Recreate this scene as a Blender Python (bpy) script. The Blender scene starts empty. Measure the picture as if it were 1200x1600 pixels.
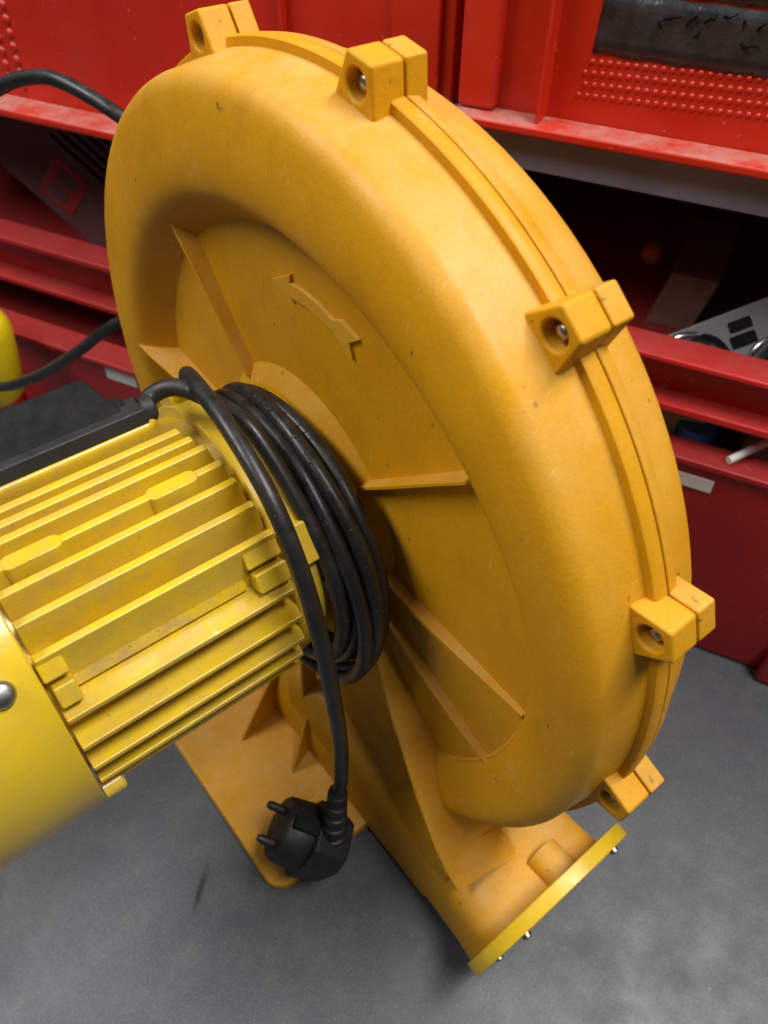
import bpy, bmesh, math, random
from mathutils import Vector, Matrix
random.seed(7)
S = bpy.context.scene
COL = S.collection
ZC = 0.31                      # height of the blower shaft above the floor
PI = math.pi
R_ = math.radians

# ------------------------------------------------------------------ camera
cam = bpy.data.cameras.new('camera'); camo = bpy.data.objects.new('camera', cam); COL.objects.link(camo)
right = Vector((-0.78044459, 0.62518239, 0.00729484))
down = Vector((0.44441751, 0.5629185, -0.69686143))
fwd = Vector((-0.43977189, -0.54061978, -0.7171687))
t = (-0.02779493, -0.02629063, 0.51430939)
cpos = -(right * t[0] + down * t[1] + fwd * t[2]) + Vector((0, 0, ZC))
M = Matrix((right, -down, -fwd)).transposed().to_4x4(); M.translation = cpos
camo.matrix_world = M
cam.sensor_fit = 'HORIZONTAL'; cam.sensor_width = 36.0
cam.lens = 1220.2 * 36 / 1200
cam.clip_start = 0.02; cam.clip_end = 60
cam.dof.use_dof = True; cam.dof.focus_distance = 0.40; cam.dof.aperture_fstop = 13.0
S.camera = camo

# ------------------------------------------------------------------ light
world = bpy.data.worlds.new('World'); S.world = world; world.use_nodes = True
bg = world.node_tree.nodes['Background']; bg.inputs[0].default_value = (0.80, 0.88, 1.0, 1); bg.inputs[1].default_value = 0.055

def area(name, loc, target, sx, sy, power, color=(1, 1, 1)):
    l = bpy.data.lights.new(name, 'AREA'); l.shape = 'RECTANGLE'; l.size = sx; l.size_y = sy; l.energy = power; l.color = color
    o = bpy.data.objects.new(name, l); COL.objects.link(o); o.location = loc
    o.rotation_euler = (Vector(target) - Vector(loc)).to_track_quat('-Z', 'Y').to_euler(); return o
area('ceiling_tube_light', (-0.38, 0.75, 2.20), (0, 0.05, 0.2), 1.4, 0.34, 53, (1.0, 0.97, 0.92))
area('far_ceiling_tube_light', (1.30, -0.75, 2.15), (0.0, 0.1, 0.3), 1.5, 0.5, 37, (1.0, 0.98, 0.95))
vs = S.view_settings; vs.view_transform = 'Standard'; vs.look = 'None'; vs.exposure = 0.12; vs.gamma = 1.0; vs.use_curve_mapping = False

# ------------------------------------------------------------------ materials
def lin(r, g, b):
    f = lambda c: (c / 255 / 12.92) if c / 255 <= 0.04045 else ((c / 255 + 0.055) / 1.055) ** 2.4
    return (f(r), f(g), f(b), 1)

class NT:
    def __init__(s, name):
        s.m = bpy.data.materials.new(name); s.m.use_nodes = True; s.t = s.m.node_tree
        s.b = s.t.nodes['Principled BSDF']
        s.co = s.n('ShaderNodeTexCoord').outputs['Object']
    def n(s, typ, **kw):
        x = s.t.nodes.new(typ)
        for k, v in kw.items(): setattr(x, k, v)
        return x
    def l(s, a, b): s.t.links.new(a, b)
    def noise(s, scale, detail=4, rough=0.6, stretch=None, dist=0.0):
        x = s.n('ShaderNodeTexNoise'); x.inputs['Scale'].default_value = scale; x.inputs['Detail'].default_value = detail
        x.inputs['Roughness'].default_value = rough; x.inputs['Distortion'].default_value = dist
        co = s.co
        if stretch:
            mp = s.n('ShaderNodeMapping'); mp.inputs['Scale'].default_value = stretch[:3]
            if len(stretch) > 3: mp.inputs['Rotation'].default_value = stretch[3]
            s.l(co, mp.inputs[0]); co = mp.outputs[0]
        s.l(co, x.inputs['Vector']); return x.outputs['Fac']
    def ramp(s, fac, lo, hi, a=0.0, b=1.0):
        r = s.n('ShaderNodeMapRange'); r.inputs[1].default_value = lo; r.inputs[2].default_value = hi
        r.inputs[3].default_value = a; r.inputs[4].default_value = b
        s.l(fac, r.inputs[0]); return r.outputs[0]
    def mix(s, fac, a, b):
        x = s.n('ShaderNodeMix', data_type='RGBA')
        if isinstance(fac, (int, float)): x.inputs[0].default_value = fac
        else: s.l(fac, x.inputs[0])
        for v, i in ((a, 6), (b, 7)):
            if isinstance(v, (tuple, list)): x.inputs[i].default_value = v
            else: s.l(v, x.inputs[i])
        return x.outputs[2]
    def mul(s, a, b):
        x = s.n('ShaderNodeMath', operation='MULTIPLY')
        for v, i in ((a, 0), (b, 1)):
            if isinstance(v, (int, float)): x.inputs[i].default_value = v
            else: s.l(v, x.inputs[i])
        return x.outputs[0]
    def bump(s, h, strength, dist=0.001):
        x = s.n('ShaderNodeBump'); x.inputs['Strength'].default_value = strength; x.inputs['Distance'].default_value = dist
        s.l(h, x.inputs['Height']); s.l(x.outputs[0], s.b.inputs['Normal']); return x
    def base(s, c):
        if isinstance(c, (tuple, list)): s.b.inputs['Base Color'].default_value = c
        else: s.l(c, s.b.inputs['Base Color'])
    def rough(s, r):
        if isinstance(r, (int, float)): s.b.inputs['Roughness'].default_value = r
        else: s.l(r, s.b.inputs['Roughness'])
    def upness(s, lo, hi):
        g = s.n('ShaderNodeNewGeometry'); x = s.n('ShaderNodeSeparateXYZ'); s.l(g.outputs['Normal'], x.inputs[0])
        return s.ramp(x.outputs[2], lo, hi)

def mat_housing(name='moulded_orange_plastic', dusty=1.0, worn=0.0):
    m = NT(name)
    c = m.mix(m.ramp(m.noise(9, 3), 0.35, 0.7), (0.57, 0.254, 0.002, 1), (0.67, 0.312, 0.003, 1))
    # cloudy pale scuff haze and dust
    haze = m.mul(m.ramp(m.noise(22, 6, 0.65), 0.54 - 0.25 * worn, 0.80 - 0.3 * worn), 0.22 * dusty + 0.35 * worn)
    c = m.mix(haze, c, (0.70, 0.40, 0.05, 1))
    fine = m.ramp(m.noise(420, 2, 0.5), 0.35, 0.75, 0.0, 0.20)
    c = m.mix(fine, c, (0.74, 0.41, 0.04, 1))
    dk = m.ramp(m.noise(520, 3, 0.6, (1, 1, 1, (1.1, 0.4, 0.2))), 0.52, 0.74, 0, 0.18)
    c = m.mix(dk, c, (0.40, 0.175, 0.006, 1))
    md = m.ramp(m.noise(55, 5, 0.7, (1, 1, 1, (0.3, 1.4, 0.2))), 0.50, 0.72, 0, 0.30)
    c = m.mix(md, c, (0.48, 0.215, 0.008, 1))
    sm = m.ramp(m.noise(26, 4, 0.6, (1.0, 2.6, 0.8, (0.9, 0.2, 0.5))), 0.60, 0.78, 0, 0.40)
    c = m.mix(sm, c, (0.36, 0.165, 0.012, 1))
    gy = m.ramp(m.noise(17, 6, 0.7, (1, 1, 1, (2.0, 1.0, 0.3))), 0.615, 0.70, 0, 0.36)
    c = m.mix(gy, c, (0.60, 0.42, 0.15, 1))
    scr = m.ramp(m.noise(70, 3, 0.5, (1.0, 9.0, 1.2, (0.6, 0.3, 0.2))), 0.69, 0.75, 0, 0.34)
    sc2 = m.ramp(m.noise(110, 2, 0.5, (1.0, 1.4, 12.0, (0.2, 0.5, 0.9))), 0.71, 0.76, 0, 0.32)
    c = m.mix(sc2, c, (0.33, 0.16, 0.02, 1))
    c = m.mix(scr, c, (0.78, 0.60, 0.30, 1))
    spot = m.ramp(m.noise(150, 2, 0.45), 0.735, 0.77, 0, 0.8)
    c = m.mix(spot, c, (0.20, 0.105, 0.02, 1))
    dust = m.mul(m.upness(0.25, 0.95), m.ramp(m.noise(35, 5, 0.7), 0.32, 0.72, 0.03 * dusty, 0.36 * dusty))
    c = m.mix(dust, c, (0.64, 0.48, 0.26, 1))
    m.base(c)
    m.rough(m.ramp(m.noise(40, 5), 0.3, 0.7, 0.38, 0.56))
    m.b.inputs['Specular IOR Level'].default_value = 0.24
    m.bump(m.noise(700, 3, 0.65), 0.22, 0.0007)
    return m.m
def mat_motor(dirt, name):
    m = NT(name)
    c = m.mix(m.ramp(m.noise(14, 3), 0.35, 0.7), (0.66, 0.445, 0.012, 1), (0.74, 0.510, 0.020, 1))
    d = m.mul(m.ramp(m.noise(45, 6, 0.75), 0.41, 0.64), dirt)
    c = m.mix(d, c, (0.47, 0.31, 0.10, 1))
    sp = m.ramp(m.noise(620, 2, 0.5), 0.69, 0.74, 0, min(1.0, dirt * 1.1))
    c = m.mix(sp, c, (0.20, 0.11, 0.03, 1))
    chip = m.ramp(m.noise(70, 2, 0.5), 0.755, 0.775, 0, 0.9)
    c = m.mix(chip, c, (0.62, 0.58, 0.46, 1))
    m.base(c); m.rough(m.ramp(m.noise(60, 5), 0.3, 0.7, 0.16, 0.28 + 0.28 * dirt))
    m.b.inputs['Coat Weight'].default_value = 0.25; m.b.inputs['Coat Roughness'].default_value = 0.12
    m.bump(m.noise(260, 3, 0.6), 0.10, 0.0008)
    return m.m
def mat_cable():
    m = NT('black_rubber')
    c = m.mix(m.ramp(m.noise(70, 5, 0.7), 0.45, 0.75), (0.009, 0.009, 0.010, 1), (0.022, 0.021, 0.021, 1))
    c = m.mix(m.mul(m.upness(0.1, 0.9), m.ramp(m.noise(90, 5, 0.7), 0.42, 0.72, 0.0, 0.34)), c, (0.10, 0.094, 0.086, 1))
    sp = m.ramp(m.noise(500, 2, 0.5), 0.73, 0.78, 0, 0.5)
    c = m.mix(sp, c, (0.30, 0.27, 0.22, 1))
    m.base(c); m.rough(m.ramp(m.noise(50, 4), 0.3, 0.7, 0.30, 0.52))
    m.bump(m.noise(420, 3, 0.6), 0.16, 0.0008)
    return m.m
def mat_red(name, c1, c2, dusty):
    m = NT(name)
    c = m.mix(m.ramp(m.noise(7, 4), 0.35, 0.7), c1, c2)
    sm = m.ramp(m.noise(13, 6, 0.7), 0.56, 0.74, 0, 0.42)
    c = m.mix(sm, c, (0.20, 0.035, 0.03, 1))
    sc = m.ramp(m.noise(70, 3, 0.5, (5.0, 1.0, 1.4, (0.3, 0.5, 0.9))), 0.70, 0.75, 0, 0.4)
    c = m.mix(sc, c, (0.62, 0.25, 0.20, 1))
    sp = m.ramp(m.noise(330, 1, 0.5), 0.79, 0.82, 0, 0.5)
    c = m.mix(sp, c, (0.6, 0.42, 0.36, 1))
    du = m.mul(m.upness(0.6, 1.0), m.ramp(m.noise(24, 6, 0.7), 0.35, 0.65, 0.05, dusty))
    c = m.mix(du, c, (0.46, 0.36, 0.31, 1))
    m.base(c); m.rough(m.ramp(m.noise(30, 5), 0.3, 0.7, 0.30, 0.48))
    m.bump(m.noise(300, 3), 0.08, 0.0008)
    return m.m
def mat_floor():
    m = NT('worn_grey_floor')
    c = m.mix(m.ramp(m.noise(5, 6, 0.65), 0.35, 0.68), (0.060, 0.066, 0.078, 1), (0.088, 0.095, 0.108, 1))
    c = m.mix(m.ramp(m.noise(38, 6, 0.75), 0.48, 0.75, 0, 0.32), c, (0.17, 0.175, 0.18, 1))
    c = m.mix(m.ramp(m.noise(520, 3, 0.6), 0.52, 0.74, 0, 0.45), c, (0.20, 0.205, 0.215, 1))
    c = m.mix(m.ramp(m.noise(600, 3, 0.6, (1, 1, 1, (0.4, 0, 1.2))), 0.58, 0.72, 0, 0.60), c, (0.030, 0.032, 0.037, 1))
    c = m.mix(m.ramp(m.noise(120, 2, 0.55), 0.73, 0.775, 0, 0.55), c, (0.30, 0.30, 0.30, 1))
    st = m.ramp(m.noise(30, 3, 0.5, (1.0, 5.0, 1.0, (0, 0, 0.7))), 0.70, 0.80, 0, 0.22)
    c = m.mix(st, c, (0.20, 0.205, 0.21, 1))
    s2 = m.ramp(m.noise(85, 2, 0.5, (10.0, 1.0, 1.0, (0, 0, 0.25))), 0.72, 0.78, 0, 0.35)
    c = m.mix(s2, c, (0.035, 0.036, 0.04, 1))
    # one black rubber scuff beside the base plate
    mp = m.n('ShaderNodeMapping', vector_type='TEXTURE'); mp.inputs['Location'].default_value = (0.189, 0.049, 0); mp.inputs['Rotation'].default_value = (0, 0, R_(43.5)); mp.inputs['Scale'].default_value = (0.023, 0.0034, 1)
    gr = m.n('ShaderNodeTexGradient', gradient_type='SPHERICAL'); m.l(m.co, mp.inputs[0]); m.l(mp.outputs[0], gr.inputs[0])
    c = m.mix(m.mul(m.ramp(gr.outputs['Fac'], 0.0, 0.55), m.ramp(m.noise(180, 4, 0.7), 0.36, 0.52, 0.1, 0.85)), c, (0.012, 0.012, 0.013, 1))
    m.base(c); m.rough(m.ramp(m.noise(25, 5), 0.3, 0.7, 0.36, 0.60))
    m.bump(m.noise(300, 4, 0.7), 0.14, 0.001)
    return m.m
def mat_plain(name, c, rough=0.5, metal=0.0, var=0.25, scale=40, bump=0.06, spec=0.5):
    m = NT(name)
    d = tuple(max(0, x * (1 - var)) for x in c[:3]) + (1,)
    m.base(m.mix(m.ramp(m.noise(scale, 5, 0.65), 0.35, 0.7), d, c))
    m.rough(m.ramp(m.noise(scale * 1.7, 4), 0.3, 0.7, max(0.05, rough - 0.08), min(1, rough + 0.08)))
    m.b.inputs['Metallic'].default_value = metal; m.b.inputs['Specular IOR Level'].default_value = spec
    m.bump(m.noise(scale * 8, 3), bump, 0.0008)
    return m.m
MAT = dict(
    housing=mat_housing(), clean=mat_housing('clean_orange_plastic', 0.25), worn=mat_housing('worn_orange_plastic', 1.0, 0.8), motor=mat_motor(0.50, 'glossy_yellow_paint'), core=mat_motor(1.0, 'dusty_yellow_paint'),
    cover=mat_motor(0.20, 'smooth_yellow_paint'), cable=mat_cable(), floor=mat_floor(),
    red=mat_red('red_plastic', (0.47, 0.015, 0.005, 1), (0.57, 0.024, 0.008, 1), 0.75),
    rail=mat_red('clean_red_plastic', (0.50, 0.012, 0.012, 1), (0.58, 0.018, 0.016, 1), 0.12),
    shadered=mat_red('shaded_red_plastic', (0.30, 0.008, 0.010, 1), (0.40, 0.012, 0.012, 1), 0.08),  # crate red with the shade under the shelves put into its colour
    flange=mat_plain('yellow_painted_steel', (0.72, 0.47, 0.018, 1), 0.38, 0, 0.18, 60),
    steel=mat_plain('zinc_steel', (0.50, 0.49, 0.46, 1), 0.40, 1.0, 0.3, 200),
    oldsteel=mat_plain('dull_steel', (0.55, 0.50, 0.42, 1), 0.34, 1.0, 0.4, 300),
    box=mat_plain('grey_black_plastic', (0.012, 0.012, 0.013, 1), 0.75, 0, 0.45, 90, 0.35, 0.2),
    lidstrip=mat_plain('black_gasket', (0.022, 0.022, 0.023, 1), 0.6, 0, 0.4, 90, 0.2),
    plug=mat_plain('black_plug_rubber', (0.014, 0.014, 0.015, 1), 0.55, 0, 0.4, 80, 0.15),
    beam=mat_plain('grey_shelf_steel', (0.24, 0.235, 0.31, 1), 0.45, 0, 0.25, 20),
    tape=mat_plain('silver_tape', (0.055, 0.055, 0.062, 1), 0.24, 0.25, 0.55, 60, 0.25),
    ink=mat_plain('black_ink', (0.006, 0.006, 0.007, 1), 0.9, 0, 0.2, 40, 0.05, 0.1),
    grey=mat_plain('grey_tool_plastic', (0.30, 0.31, 0.34, 1), 0.40, 0, 0.15, 30),
    black=mat_plain('black_plastic', (0.014, 0.014, 0.016, 1), 0.30, 0, 0.3, 40),
    chrome=mat_plain('bright_metal', (0.75, 0.75, 0.77, 1), 0.20, 0.9, 0.1, 40),
    brown=mat_plain('brown_carton', (0.22, 0.11, 0.075, 1), 0.75, 0, 0.3, 60),
    orange=mat_plain('orange_plastic_cap', (0.55, 0.17, 0.06, 1), 0.45),
    blue=mat_plain('blue_plastic', (0.03, 0.20, 0.70, 1), 0.35),
    white=mat_plain('white_plastic', (0.74, 0.73, 0.70, 1), 0.5, 0, 0.12),
    pink=mat_plain('printed_shaded_carton', (0.15, 0.050, 0.050, 1), 0.55, 0, 0.2, 20),  # pale carton, its colour darkened to stand for the shade around it
    redprint=mat_plain('red_print', (0.42, 0.02, 0.015, 1), 0.5),
    yellow=mat_plain('bright_yellow_plastic', (0.80, 0.62, 0.01, 1), 0.32, 0, 0.1),
)

# ------------------------------------------------------------------ mesh helpers
def obj(name, verts, faces, mat, parent=None, loc=None, smooth=30, bevel=0, seg=2):
    me = bpy.data.meshes.new(name); me.from_pydata([tuple(v) for v in verts], [], faces); me.update()
    return finish(name, me, mat, parent, loc, smooth, bevel, seg)
def finish(name, me, mat, parent=None, loc=None, smooth=30, bevel=0, seg=2):
    bm = bmesh.new(); bm.from_mesh(me); bmesh.ops.remove_doubles(bm, verts=bm.verts, dist=1e-6)
    bmesh.ops.recalc_face_normals(bm, faces=bm.faces); bm.to_mesh(me); bm.free()
    o = bpy.data.objects.new(name, me); COL.objects.link(o)
    if mat: me.materials.append(MAT[mat])
    if smooth:
        me.shade_smooth(); me.set_sharp_from_angle(angle=R_(smooth))
    if bevel:
        b = o.modifiers.new('bevel', 'BEVEL'); b.width = bevel; b.segments = seg; b.limit_method = 'ANGLE'; b.angle_limit = R_(35)
        b.harden_normals = True
    if parent: o.parent = parent
    if loc is not None: o.location = loc
    return o
def tag(o, label, cat, group=None):
    o['label'] = label; o['category'] = cat
    if group: o['group'] = group
    return o
def empty(name, loc=(0, 0, 0)):
    o = bpy.data.objects.new(name, None); o.empty_display_size = 0.05; COL.objects.link(o); o.location = loc; return o
def revolve(prof, n=96, th0=0.0, th1=360.0, closed=False):
    """(x, r) profile spun round the x axis"""
    full = abs(th1 - th0 - 360) < 1e-6
    k = n if full else n + 1
    V = []; F = []
    for i in range(k):
        a = R_(th0 + (th1 - th0) * i / n)
        for x, r in prof: V.append((x, r * math.cos(a), r * math.sin(a)))
    m = len(prof); lim = m if closed else m - 1
    for i in range(n):
        j = (i + 1) % k
        for q in range(lim):
            p = (q + 1) % m
            F.append((i * m + q, j * m + q, j * m + p, i * m + p))
    if closed and not full:
        F.append(tuple(range(m))); F.append(tuple((k - 1) * m + q for q in range(m)))
    return V, F
def prism(poly, h0, h1, fn):
    """polygon (a, b) extruded from h0 to h1; fn(a, b, h) gives the point"""
    n = len(poly); V = [fn(a, b, h0) for a, b in poly] + [fn(a, b, h1) for a, b in poly]
    F = [tuple(range(n)), tuple(range(n, 2 * n))] + [(i, (i + 1) % n, n + (i + 1) % n, n + i) for i in range(n)]
    return V, F
def hexa(P):
    """eight corners: bottom 4 then top 4"""
    return P, [(0, 1, 2, 3), (4, 5, 6, 7), (0, 1, 5, 4), (1, 2, 6, 5), (2, 3, 7, 6), (3, 0, 4, 7)]
def boxv(x0, x1, y0, y1, z0, z1, fn=lambda x, y, z: (x, y, z)):
    return hexa([fn(*p) for p in ((x0, y0, z0), (x1, y0, z0), (x1, y1, z0), (x0, y1, z0), (x0, y0, z1), (x1, y0, z1), (x1, y1, z1), (x0, y1, z1))])
def catmull(P, per=10, closed=False):
    P = [Vector(p) for p in P]; n = len(P); out = []
    rng = range(n if closed else n - 1)
    for i in rng:
        if closed: a, b, c, d = P[(i - 1) % n], P[i], P[(i + 1) % n], P[(i + 2) % n]
        else: a, b, c, d = P[max(i - 1, 0)], P[i], P[i + 1], P[min(i + 2, n - 1)]
        for k in range(per):
            u = k / per
            out.append(0.5 * ((2 * b) + (c - a) * u + (2 * a - 5 * b + 4 * c - d) * u * u + (3 * b - a - 3 * c + d) * u ** 3))
    if not closed: out.append(P[-1])
    return out
def tube(path, rad, n=12, cap=True):
    """rad: number or function of 0..1"""
    V = []; F = []; m = len(path)
    nrm = None
    for i, p in enumerate(path):
        tg = (path[min(i + 1, m - 1)] - path[max(i - 1, 0)]).normalized()
        if nrm is None:
            nrm = tg.orthogonal().normalized()
        nrm = (nrm - tg * nrm.dot(tg)).normalized(); bn = tg.cross(nrm)
        r = rad(i / (m - 1)) if callable(rad) else rad
        for k in range(n):
            a = 2 * PI * k / n; V.append(p + nrm * r * math.cos(a) + bn * r * math.sin(a))
    for i in range(m - 1):
        for k in range(n):
            F.append((i * n + k, i * n + (k + 1) % n, (i + 1) * n + (k + 1) % n, (i + 1) * n + k))
    if cap: F.append(tuple(range(n))); F.append(tuple((m - 1) * n + k for k in range(n)))
    return V, F
def join(*parts):
    V = []; F = []
    for v, f in parts:
        b = len(V); V += [tuple(x) for x in v]; F += [tuple(i + b for i in q) for q in f]
    return V, F
def xf(part, fn): return [fn(Vector(v)) for v in part[0]], part[1]
def lathe_dir(prof, org, d, n=20):
    """(s, r) profile spun about the direction d from org"""
    d = Vector(d).normalized(); u = d.orthogonal().normalized(); w = d.cross(u); V = []; F = []; m = len(prof)
    for i in range(n):
        a = 2 * PI * i / n
        for s, r in prof: V.append(Vector(org) + d * s + (u * math.cos(a) + w * math.sin(a)) * r)
    for i in range(n):
        j = (i + 1) % n
        for q in range(m - 1): F.append((i * m + q, j * m + q, j * m + q + 1, i * m + q + 1))
    return V, F

# ------------------------------------------------------------------ floor
fl = obj('floor', *boxv(-3, 3, -3, 3, -0.05, 0.0), 'floor', smooth=0); fl['kind'] = 'structure'

# ------------------------------------------------------------------ blower
B = empty('air_blower')
tag(B, 'yellow and orange centrifugal air blower with finned motor standing on grey floor', 'blower')
H = (0, 0, ZC)
hub = [(0.020, 0.055), (0.0335, 0.0565), (0.0345, 0.060), (0.0345, 0.0735), (0.0342, 0.0752), (0.0335, 0.0765), (0.0260, 0.0862), (0.026, 0.100)]
far = [(0.026, 0.158), (0.0260, 0.1660), (0.0300, 0.1698), (0.0350, 0.1746), (0.0402, 0.1792), (0.0443, 0.1832), (0.0468, 0.1876), (0.0479, 0.1930), (0.0482, 0.1995), (0.0477, 0.2075), (0.0462, 0.2175), (0.0443, 0.2262), (0.0428, 0.2322), (0.0411, 0.2362), (0.0386, 0.2393), (0.0358, 0.2412), (0.0335, 0.2419)]
near = [(0.026, 0.190), (0.0260, 0.1985), (0.0285, 0.2002), (0.0305, 0.2027), (0.0325, 0.2060), (0.0345, 0.2096), (0.0362, 0.2133), (0.0377, 0.2172), (0.0390, 0.2210), (0.0400, 0.2245), (0.0406, 0.2280), (0.0408, 0.2310), (0.0402, 0.2340), (0.0390, 0.2365), (0.0370, 0.2390), (0.0350, 0.2410), (0.0335, 0.2418)]
skirt = [(0.0300, 0.2422), (0.0200, 0.2436), (0.0100, 0.2452), (0.0005, 0.2462), (0.0005, 0.2362)]
def front_fade(th):
    """the swollen rim dies away under the disc where the pedestal stands"""
    th = (th + 180) % 360 - 180
    e = max(-46 - th, 0) if th > -88 else max(th + 130, 0)
    return 1 - min(1.0, e / 6.0)
def revolve_front(n):
    """the recess sits off centre: deep and narrow far from the outlet, wide and shallow towards it"""
    V = []; F = []
    for i in range(n):
        th = 360.0 * i / n; a = R_(th); k = front_fade(th); f = 0.5 + 0.5 * math.cos(R_(th + 40))
        mid = []
        for (x0, r0), (x1, r1) in zip(far, near):
            x = x0 + (x1 - x0) * f ** 2.2; r = r0 + (r1 - r0) * f
            if x > 0.028: x = 0.028 + (x - 0.028) * k
            mid.append((x, r))
        for x, r in hub + mid + skirt: V.append((x, r * math.cos(a), r * math.sin(a)))
    m = len(hub) + len(far) + len(skirt)
    for i in range(n):
        j = (i + 1) % n
        for q in range(m - 1): F.append((i * m + q, j * m + q, j * m + q + 1, i * m + q + 1))
    return V, F
fh = obj('front_housing', *revolve_front(240), 'housing', B, H, smooth=25)
back = [(-0.0005, 0.2362), (-0.0005, 0.2455), (-0.010, 0.2445), (-0.020, 0.2430), (-0.028, 0.2405), (-0.034, 0.2365), (-0.039, 0.2305), (-0.044, 0.222), (-0.047, 0.212), (-0.048, 0.10), (-0.044, 0.09), (-0.044, 0.0)]
obj('rear_housing', *revolve(back, 128), 'housing', B, H, smooth=40)
obj('seam_ridge', *revolve([(0.0006, 0.2440), (0.0085, 0.2440), (0.0083, 0.2494), (0.0076, 0.2500), (0.0012, 0.2503), (0.0006, 0.2499)], 200, -40, 215, True), 'clean', B, H, smooth=40)
obj('seam_ridge', *revolve([(-0.0075, 0.2430), (-0.0005, 0.2430), (-0.0005, 0.2496), (-0.0010, 0.2500), (-0.0068, 0.2490), (-0.0075, 0.2484)], 200, -40, 215, True), 'housing', B, H, smooth=40)

# radial ribs in the recessed disc: crest (r, x) runs from hub to recess wall
def rib(theta, crest, thick=0.0056, base_x=0.022, topthick=0.0022, name='rib'):
    a = R_(theta); er = Vector((0, math.cos(a), math.sin(a))); et = Vector((0, -math.sin(a), math.cos(a))); ex = Vector((1, 0, 0))
    V = []; F = []
    for r, x in crest:
        V += [er * r + ex * base_x + et * thick / 2, er * r + ex * base_x - et * thick / 2, er * r + ex * x - et * topthick / 2, er * r + ex * x + et * topthick / 2]
    m = len(crest)
    for i in range(m - 1):
        for q in range(4): F.append((4 * i + q, 4 * i + (q + 1) % 4, 4 * i + 4 + (q + 1) % 4, 4 * i + 4 + q))
    F += [(0, 1, 2, 3), tuple(4 * (m - 1) + q for q in range(4))]
    return obj(name, V, F, 'housing', fh, smooth=25, bevel=0.0006)
std = [(0.080, 0.0335), (0.10, 0.0340), (0.150, 0.0360), (0.1845, 0.0375)]
rib(128.5, [(0.080, 0.0335), (0.12, 0.0350), (0.16, 0.0368), (0.1845, 0.0382)])
rib(174.5, [(0.080, 0.0360), (0.13, 0.0430), (0.175, 0.0470), (0.190, 0.0475)])
rib(39.6, [(0.080, 0.0330), (0.12, 0.0345), (0.16, 0.0350), (0.1865, 0.0360)])
rib(-4.5, [(0.080, 0.0330), (0.11, 0.0335), (0.15, 0.0320), (0.196, 0.0290)], 0.0046, 0.020, 0.0036)
rib(-27, [(0.080, 0.0330), (0.13, 0.0330), (0.17, 0.0320), (0.202, 0.0300)], 0.0040, 0.020, 0.0030)

# the long rib that runs on into the outlet, its outer side flaring into the duct roof
a = R_(-46); er = Vector((0, math.cos(a), math.sin(a))); et = Vector((0, -math.sin(a), math.cos(a))); ex = Vector((1, 0, 0))
V = []; F = []
for r, x, fy, fz in ((0.080, 0.0330, 0, 0), (0.113, 0.0365, 0, 0), (0.155, 0.0455, 0, 0), (0.194, 0.0520, 0.150, -0.160), (0.215, 0.0550, 0.172, -0.196), (0.235, 0.0575, 0.186, -0.208), (0.255, 0.0595, 0.198, -0.2135), (0.272, 0.0600, 0.207, -0.2155), (0.288, 0.0585, 0.2115, -0.2165)):
    c0 = er * r
    row = [c0 + ex * 0.012 - et * 0.0035, c0 + ex * (x - 0.001) - et * 0.0016, c0 + ex * x, c0 + ex * (x - 0.0012) + et * 0.0018]
    ft = Vector((0, fy, fz)) if fy else c0 + et * 0.0035
    for q in (0.06, 0.14, 0.26, 0.42, 0.62, 0.82, 1.0):
        p = (c0 + et * 0.0018).lerp(ft, q ** 1.3)
        row.append(Vector((x - 0.0012 - (x - 0.006) * (1 - (1 - q) ** 1.5), p.y, p.z)))
    V += row
nn = 11; mm = len(V) // nn
for i in range(mm - 1):
    for q in range(nn): F.append((nn * i + q, nn * i + (q + 1) % nn, nn * i + nn + (q + 1) % nn, nn * i + nn + q))
F += [tuple(range(nn)), tuple(nn * (mm - 1) + q for q in range(nn))]
obj('rib', V, F, 'housing', fh, smooth=65)

# soft moulded lip where the recess meets the lower rim
lip = []
for i in range(29):
    th = -50 + 50.0 * i / 28; f = 0.5 + 0.5 * math.cos(R_(th + 40)); r = 0.1662 + 0.0325 * f + 0.0006
    lip.append(Vector((0.0268, r * math.cos(R_(th)), r * math.sin(R_(th)))))
obj('recess_lip', *tube(lip, lambda q: 0.0016 * min(1.0, 0.35 + 4 * q, 0.2 + 2.5 * (1 - q)), 10), 'worn', fh, smooth=60)

# embossed rotation arrow
arrow = [(-0.0157, 0.1425), (0.0015, 0.1521), (0.0006, 0.1471), (0.0124, 0.1478), (0.0244, 0.1469), (0.0369, 0.1435), (0.0438, 0.1466), (0.058, 0.1428), (0.0504, 0.1372), (0.0534, 0.1287), (0.037, 0.1373), (0.0257, 0.1386), (0.0135, 0.1398), (-0.0004, 0.139), (0.0023, 0.1365)]
obj('rotation_arrow', *prism(arrow, 0.0255, 0.0279, lambda a, b, h: (h, a, b)), 'worn', fh, smooth=0, bevel=0.0003)

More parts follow.
